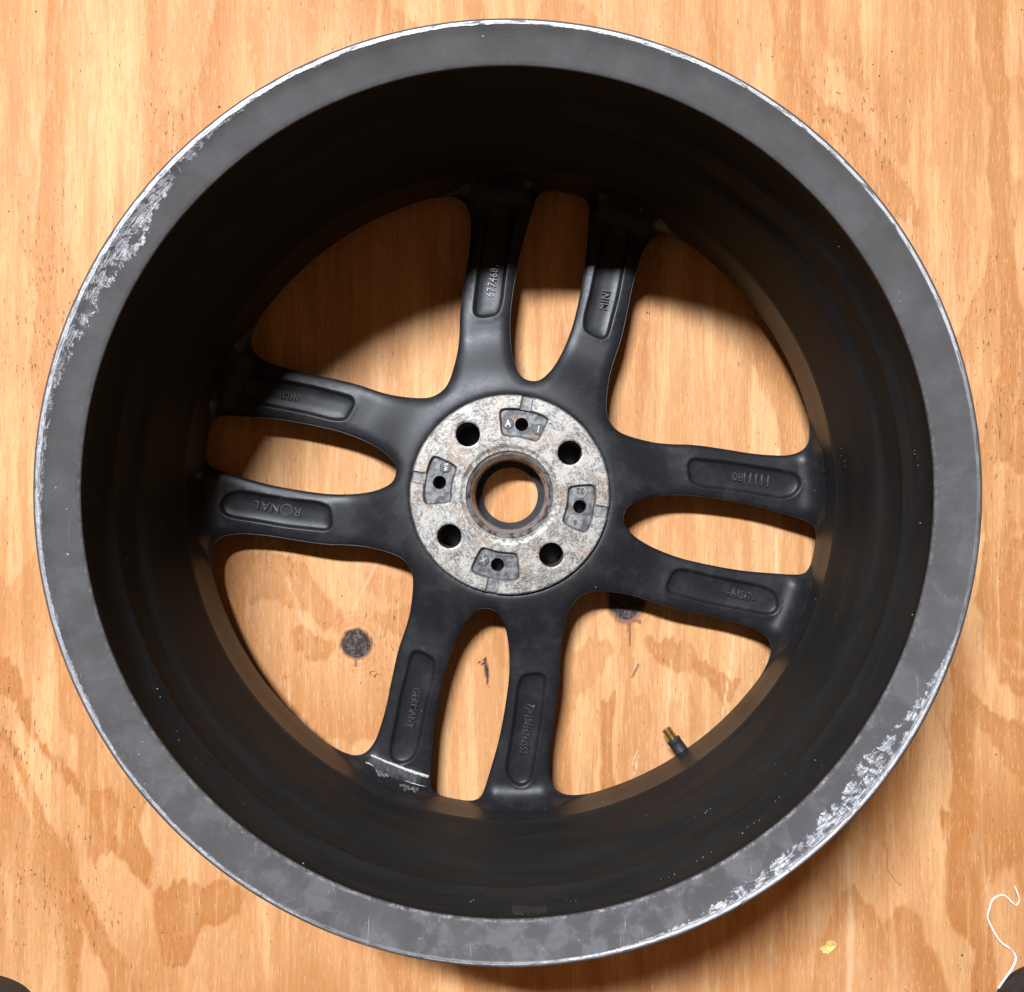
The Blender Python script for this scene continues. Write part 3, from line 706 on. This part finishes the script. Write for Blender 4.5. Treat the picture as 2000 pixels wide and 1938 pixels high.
# ---- valve: rubber body, brass tip (hangs under the barrel's edge, points to the hub)
va = math.radians(-55.8); vt = np.array((.1102, -.1652)); vu = np.array((math.cos(va), math.sin(va)))
def tube_axis(name, stations, mat, parent, z0, slope, n=28, cap=True):
    V_ = []; F_ = []; ax = Vector((vu[0], vu[1], slope)).normalized(); sd = Vector((-vu[1], vu[0], 0)).normalized(); up = ax.cross(sd)
    for t, r in stations:
        c = Vector((vt[0], vt[1], z0))+ax*t
        for j in range(n): V_.append(tuple(c+sd*r*math.cos(2*PI*j/n)+up*r*math.sin(2*PI*j/n)))
    for k in range(len(stations)-1):
        for j in range(n): F_.append((k*n+j, k*n+(j+1) % n, (k+1)*n+(j+1) % n, (k+1)*n+j))
    if cap: F_.append(list(range(n))[::-1])
    return mesh_obj(name, V_, F_, mat, parent, True, 40)
valve = tube_axis('valve_stem', [(.0084,.0037),(.0086,.0044),(.0090,.0050),(.0108,.0051),(.0112,.0048),(.0150,.0049),(.0200,.0052),(.0230,.0058),(.0260,.0066),(.0290,.0068)], M_rubber, wheel, .0168, .16)
st = [(0,.0026),(.0002,.0032),(.0007,.0035)]
for k in range(9): st += [(.0010+k*.0008, .00365), (.0010+k*.0008+.0004, .0034)]
st += [(.0086,.0035)]
tube_axis('brass_tip', st, M_brass, valve, .0168, .16)

# ---- strip of black balance-weight tape with a white foam edge, at the foot of a lower spoke
def on_wheel(cx, cy, lift=.0003):
    """where the camera ray through this photo point meets fillet or barrel"""
    r0 = None
    for z in np.arange(.205, .028, -.0004):
        x, y = px(cx, cy, z); r = math.hypot(x, y)
        if z > .046:
            rbz = np.interp(z, [p[1] for p in prof[10:33]], [p[0] for p in prof[10:33]])
            if r >= rbz-lift: return Vector((x, y, z))
        elif r >= .2144-lift or z <= floor_at(x, y)+lift: return Vector((x, y, z))
    return Vector((x, y, z))
def strip_px(name, top, bot, mat, parent, lift=.0004, rows=4, n=40, rough=0.):
    A = catmull(np.array(top), False, 8); B = catmull(np.array(bot), False, 8); A = resample(A, 1e9 if 0 else np.hypot(*np.diff(A, axis=0).T).sum()/n, False); B = resample(B, np.hypot(*np.diff(B, axis=0).T).sum()/n, False)
    m = min(len(A), len(B)); V_ = []; F_ = []
    for k in range(rows+1):
        for i in range(m):
            p = A[i]*(1-k/rows)+B[i]*(k/rows)
            if rough and k in (0, rows): p = p+rng.normal(0, rough, 2)
            V_.append(tuple(on_wheel(p[0], p[1], lift if 0 < k < rows else lift*.2)))
    for k in range(rows):
        for i in range(m-1): F_.append((k*m+i, k*m+i+1, (k+1)*m+i+1, (k+1)*m+i))
    return mesh_obj(name, V_, F_, mat, parent)
def c9(a, b): return (690+a*.102, 1440+b*.102)
tp = strip_px('weight_tape', [c9(345,345), c9(620,470), c9(900,585), c9(1200,690), c9(1450,770)], [c9(240,500), c9(500,650), c9(800,790), c9(1100,880), c9(1400,960)], M_tape, wheel, .0005)
strip_px('foam_edge', [c9(345,318), c9(600,425), c9(860,520), c9(1150,625), c9(1445,715)], [c9(340,352), c9(600,465), c9(860,572), c9(1150,685), c9(1440,772)], M_foam, tp, .0012, 3, 60, .45)
strip_px('glue_line', [c9(240,460), c9(300,480), c9(400,540)], [c9(245,485), c9(300,505), c9(400,552)], M_foam, tp, .0009, 2, 20, .3)
strip_px('glue_line', [c9(1000,815), c9(1150,862), c9(1385,925)], [c9(1000,828), c9(1150,882), c9(1385,942)], M_foam, tp, .0009, 2, 24, .3)
strip_px('glue_smear', [c9(890,860), c9(1050,905), c9(1260,960)], [c9(890,985), c9(1040,1040), c9(1210,1070)], M_glue, tp, .0006, 4, 26, .45)
strip_px('glue_smear', [c9(420,570), c9(560,640), c9(700,700)], [c9(440,740), c9(580,760), c9(700,740)], M_glue, tp, .0006, 4, 20, .5)
# old weight marks low on the barrel
strip_px('weight_mark', [(1000,1764),(1035,1766),(1068,1765)], [(1000,1779),(1035,1781),(1068,1779)], M_tape, wheel, .0004, 3, 20, .3)
strip_px('glue_line', [(1003,1780),(1035,1781.4),(1064,1779.6)], [(1003,1782.2),(1035,1783.4),(1064,1781.6)], M_glue, wheel, .0007, 1, 20, .25)

# ---- paint chips and dust specks stuck on the barrel and flange (too small and many to tell apart)
V_ = []; F_ = []
def blob(c, r, zs=.5):
    n0 = len(V_); k = 7; c = Vector(c)
    for j in range(k): a = 2*PI*j/k; q = r*random.uniform(.6, 1.2); V_.append((c.x+q*math.cos(a), c.y+q*math.sin(a), c.z-r*.2))
    V_.append((c.x, c.y, c.z+r*zs))
    for j in range(k): F_.append((n0+j, n0+(j+1) % k, n0+k))
spk = [(1642,878,1.3),(1643,892,1.2),(1646,903,1.3),(1648,912,1.2),(1784,888,1.3),(1787,896,1.3),(1789,910,1.2),(1785,880,1.1),(1817,948,2.2),(1794,1020,1.6),(1592,1171,1.8),(1776,1199,2.2),
       (1386,1577,3.0),(1381,1582,2.6),(1376,1586,2.0),(1355,1595,1.8),(1529,1508,1.6),(1446,1622,2),(1459,1613,1.6),(1471,1605,1.6),(1482,1598,1.4),(1385,1660,1.6),(1372,1669,1.8),(1358,1676,1.6),(1290,1713,1.8),
       (1177,1565,2.0),(1260,1590,1.4),(305,1346,2.2),(312,1362,1.6),(343,1430,1.6),(350,1445,1.6),(382,1480,1.6),(393,1495,1.4),(477,1570,1.6),(1590,1480,2.2),(1600,1490,1.6),(1520,1555,2.2),(1510,1562,2.0),(1640,482,1.8),
       (1632,470,1.4),(922,1757,3.0),(926,1755,2.4),(1105,1755,1.5),(1115,1757,1.5),(1123,1754,1.5),(1314,1703,1.6),(1304,1708,1.3),(246,1090,1.8)]
for (a, b, r) in spk: p = on_wheel(a+random.uniform(-2, 2), b+random.uniform(-2, 2), .0004); blob(p, r/1800*(CAMH-p.z)*random.uniform(.35, .8))
for (a, b, r) in ((103,953,2.8),(122,995,1.8),(125,1084,3.0),(943,65,3.4),(640,1870,0),(1330,1800,3),(1342,1790,2.4),(270,1475,2),(275,1452,1.8),(285,1530,1.8),(590,1690,2),(470,1630,1.8),(640,1745,1.8),(820,1830,2),(1060,1848,2),(1130,1832,2)):
    if r: x, y = px(a, b, .2094); rz = math.hypot(x, y); zz = float(np.interp(rz, [.2190, .2300, .2358], [.2060, .2098, .2127])); blob((x, y, zz+.0001), r/1800*.463)
sp = mesh_obj('paint_specks', V_, F_, M_dust, wheel, False); sp['kind'] = 'stuff'

# ================================================================ small things on the board
# white twist tie
P = [(890,185),(920,270),(955,370),(952,445),(918,482),(880,460),(830,420),(790,370),(730,330),(650,340),(570,380),(520,440),(490,560),(477,670),(530,800),(600,940),(680,1050),(780,1120),(840,1170),(890,1230),(902,1310),(840,1440),(760,1560),(635,1755)]
Wd = [30,30,28,28,30,26,40,30,30,34,40,40,38,36,36,36,36,46,20,34,46,46,44,40]
c = box_px(P, (1860, 1700), 140/1117, .001); cc = catmull(np.c_[c, np.array(Wd)*.86*140/1117/1800*.671/2], False, 6)
V_ = []; F_ = []; n = 10
for i, (x, y, w) in enumerate(cc):
    a = cc[max(i-1, 0)]; b = cc[min(i+1, len(cc)-1)]; t = np.array((b[0]-a[0], b[1]-a[1])); t /= np.hypot(*t)+1e-12; nn_ = (-t[1], t[0])
    lift = .0006*(1+math.sin(i*.21))
    for j in range(n): q = 2*PI*j/n; V_.append((x+nn_[0]*w*math.cos(q), y+nn_[1]*w*math.cos(q), .00065+lift+.00055*math.sin(q)))
for i in range(len(cc)-1):
    for j in range(n): F_.append((i*n+j, i*n+(j+1) % n, (i+1)*n+(j+1) % n, (i+1)*n+j))
F_ += [list(range(n)), [(len(cc)-1)*n+j for j in range(n)]]
o = mesh_obj('twist_tie', V_, F_, M_tie, None, True, 50); tag(o, 'crooked white plastic tie lying on the plywood beside the right shoe', 'twist tie')
# yellow chip
def flake(name, pts, o0, s0, mat, thick, hts, parent=None):
    c = box_px(pts, o0, s0, .001); m = len(c); ctr = c.mean(0); V_ = [(x, y, .0004+h) for (x, y), h in zip(c, hts)]+[(x, y, .0004+h+thick) for (x, y), h in zip(c, hts)]
    V_ += [(ctr[0], ctr[1], .0008), (ctr[0], ctr[1], .0008+thick*1.6)]
    F_ = []
    for i in range(m): j = (i+1) % m; F_ += [(i, j, m+j, m+i), (m+i, m+j, 2*m+1), (j, i, 2*m)]
    return mesh_obj(name, V_, F_, mat, parent, False)
ch = flake('wood_chip', [(235,865),(262,850),(298,835),(280,815),(312,797),(345,798),(380,832),(372,850),(330,890),(296,922),(290,905),(262,912)], (1540, 1640), .2347, M_chip, .0006, [.001,.0014,.001,.002,.0024,.003,.0018,.001,.0012,.0004,.001,.0006])
tag(ch, 'small crumpled yellow chip on the plywood below the wheel at lower right', 'wood chip')
# crumbs: nobody would count them
V_ = []; F_ = []
cr = [(60,12,2),(424,203,2.6),(333,258,1.2),(170,57,1.2),(1510,108,1.6),(1636,180,1.8),(1743,100,2),(1719,148,1.8),(1996,19,1.6),(1641,182,1.6),(1706,125,1.2),(1695,172,1.2),(100,692,2.2),(1264,610,2.0),(1268,612,1.4),(559,1323,1.6),(565,1321,1.2),
      (60,1700,1.6),(68,1708,2),(262,1577,1.6),(187,1695,1.2),(1870,1857,2.2),(1514,868,1.4),(1942,895,1.2),(1400,1390,1.0),(8,408,1.6),(1995,790,1.6),(165,1373,1.2),(500,1250,1.2),(1770,1420,1.4),(1938,1470,1.6)]
for (a, b, r) in cr: x, y = px(a, b); blob((x, y, .0003), r/1800*.672)
for _ in range(60):
    a = random.uniform(0, 2000); b = random.uniform(0, 1938); 
    if math.hypot(a-989, b-960) > 935 or math.hypot(a-1300, b-720) < 90: x, y = px(a, b); blob((x, y, .0002), random.uniform(.5, 1.1)/1800*.672)
o = mesh_obj('floor_crumbs', V_, F_, M_crumb, None, False); tag(o, 'dark specks of dirt scattered over the plywood sheet', 'dirt specks', kind='stuff')
# pencil-like hair squiggle by the knot
def hair(name, pts, mat, r=.00014, z=.0006):
    c = catmull(np.array([px(a, b, z) for a, b in pts]), False, 6); V_ = []; F_ = []; n = 5
    for i, (x, y) in enumerate(c):
        a = c[max(i-1, 0)]; b = c[min(i+1, len(c)-1)]; t = (b-a)/(np.hypot(*(b-a))+1e-12)
        for j in range(n): q = 2*PI*j/n; V_.append((x-t[1]*r*math.cos(q), y+t[0]*r*math.cos(q), z+r*math.sin(q)))
    for i in range(len(c)-1):
        for j in range(n): F_.append((i*n+j, i*n+(j+1) % n, (i+1)*n+(j+1) % n, (i+1)*n+j))
    return mesh_obj(name, V_, F_, mat)
h = hair('thread', [(732,1311),(726,1311),(722,1315),(727,1318),(731,1322),(736,1315),(740,1320)], M_crumb); tag(h, 'tiny dark curl of thread beside the round knot in the plywood', 'thread')
h = hair('hair', [(1718,1640),(1728,1660),(1727,1690),(1740,1710),(1752,1722),(1756,1716)], M_sole, .00010); tag(h, 'fine curved hair on the plywood at lower right, above the yellow chip', 'hair')
h = hair('wood_sliver', [(1244,1466),(1241,1474),(1236,1484),(1235,1494)], M_sliver, .0005); tag(h, 'pale sliver of wood on the plywood left of the valve stem', 'wood sliver')

# ================================================================ the photographer's shoes, toes just in frame
def shoe(name, cx, ytop, label, tilt):
    root = bpy.data.objects.new(name, None); COL.objects.link(root); root.location = (cx, ytop, 0); root.rotation_euler = (0, 0, math.radians(tilt)); tag(root, label, 'shoe', "photographer's shoes")
    # sections back from the toe: (distance, half width, height, sole half width)
    sec = [(.0, .003, .022, .002), (.001, .009, .028, .008), (.003, .0165, .034, .0155), (.007, .025, .040, .024), (.013, .033, .045, .032), (.025, .0405, .050, .040), (.045, .044, .054, .044), (.08, .045, .060, .045), (.12, .043, .075, .043), (.16, .040, .092, .041), (.20, .038, .100, .039), (.24, .037, .098, .038), (.27, .030, .090, .032), (.285, .012, .075, .014)]
    sec = [tuple(q) for q in catmull(np.array(sec), False, 6)]
    V_ = []; F_ = []; n = 28
    for d, w, h_, sw in sec:
        for j in range(n+1):
            q = PI*j/n; cxx = w*math.copysign(abs(math.cos(q))**.75, math.cos(q)); V_.append((cxx, -d-.004, .018+(h_-.018)*math.sin(q)**.8))
    for i in range(len(sec)-1):
        for j in range(n): F_.append((i*(n+1)+j, i*(n+1)+j+1, (i+1)*(n+1)+j+1, (i+1)*(n+1)+j))
    F_.append(list(range(n+1))); F_.append([(len(sec)-1)*(n+1)+j for j in range(n+1)][::-1])
    mesh_obj('upper', V_, F_, M_shoe, root, True, 60)
    V_ = []; F_ = []
    for d, w, h_, sw in sec:
        for (xx, zz) in ((-sw, 0), (-sw, .017), (-sw+.002, .0195), (sw-.002, .0195), (sw, .017), (sw, 0)): V_.append((xx, -d-.003, zz))
    for i in range(len(sec)-1):
        for j in range(6): k = (j+1) % 6; F_.append((i*6+j, i*6+k, (i+1)*6+k, (i+1)*6+j))
    F_.append(list(range(6))); F_.append([(len(sec)-1)*6+j for j in range(6)][::-1])
    mesh_obj('sole', V_, F_, M_sole, root, True, 40)
    return root
x, y = px(-104, 1952, .040); shoe('shoe', x, y, 'black shoe toe peeking in at the bottom left corner', 6)
x, y = px(2118, 1914, .040); shoe('shoe', x, y, 'black shoe toe at the bottom right corner beside the white tie', -6)
print('verts casting', len(Vs), 'tri', len(Fs), 'floor', len(V))
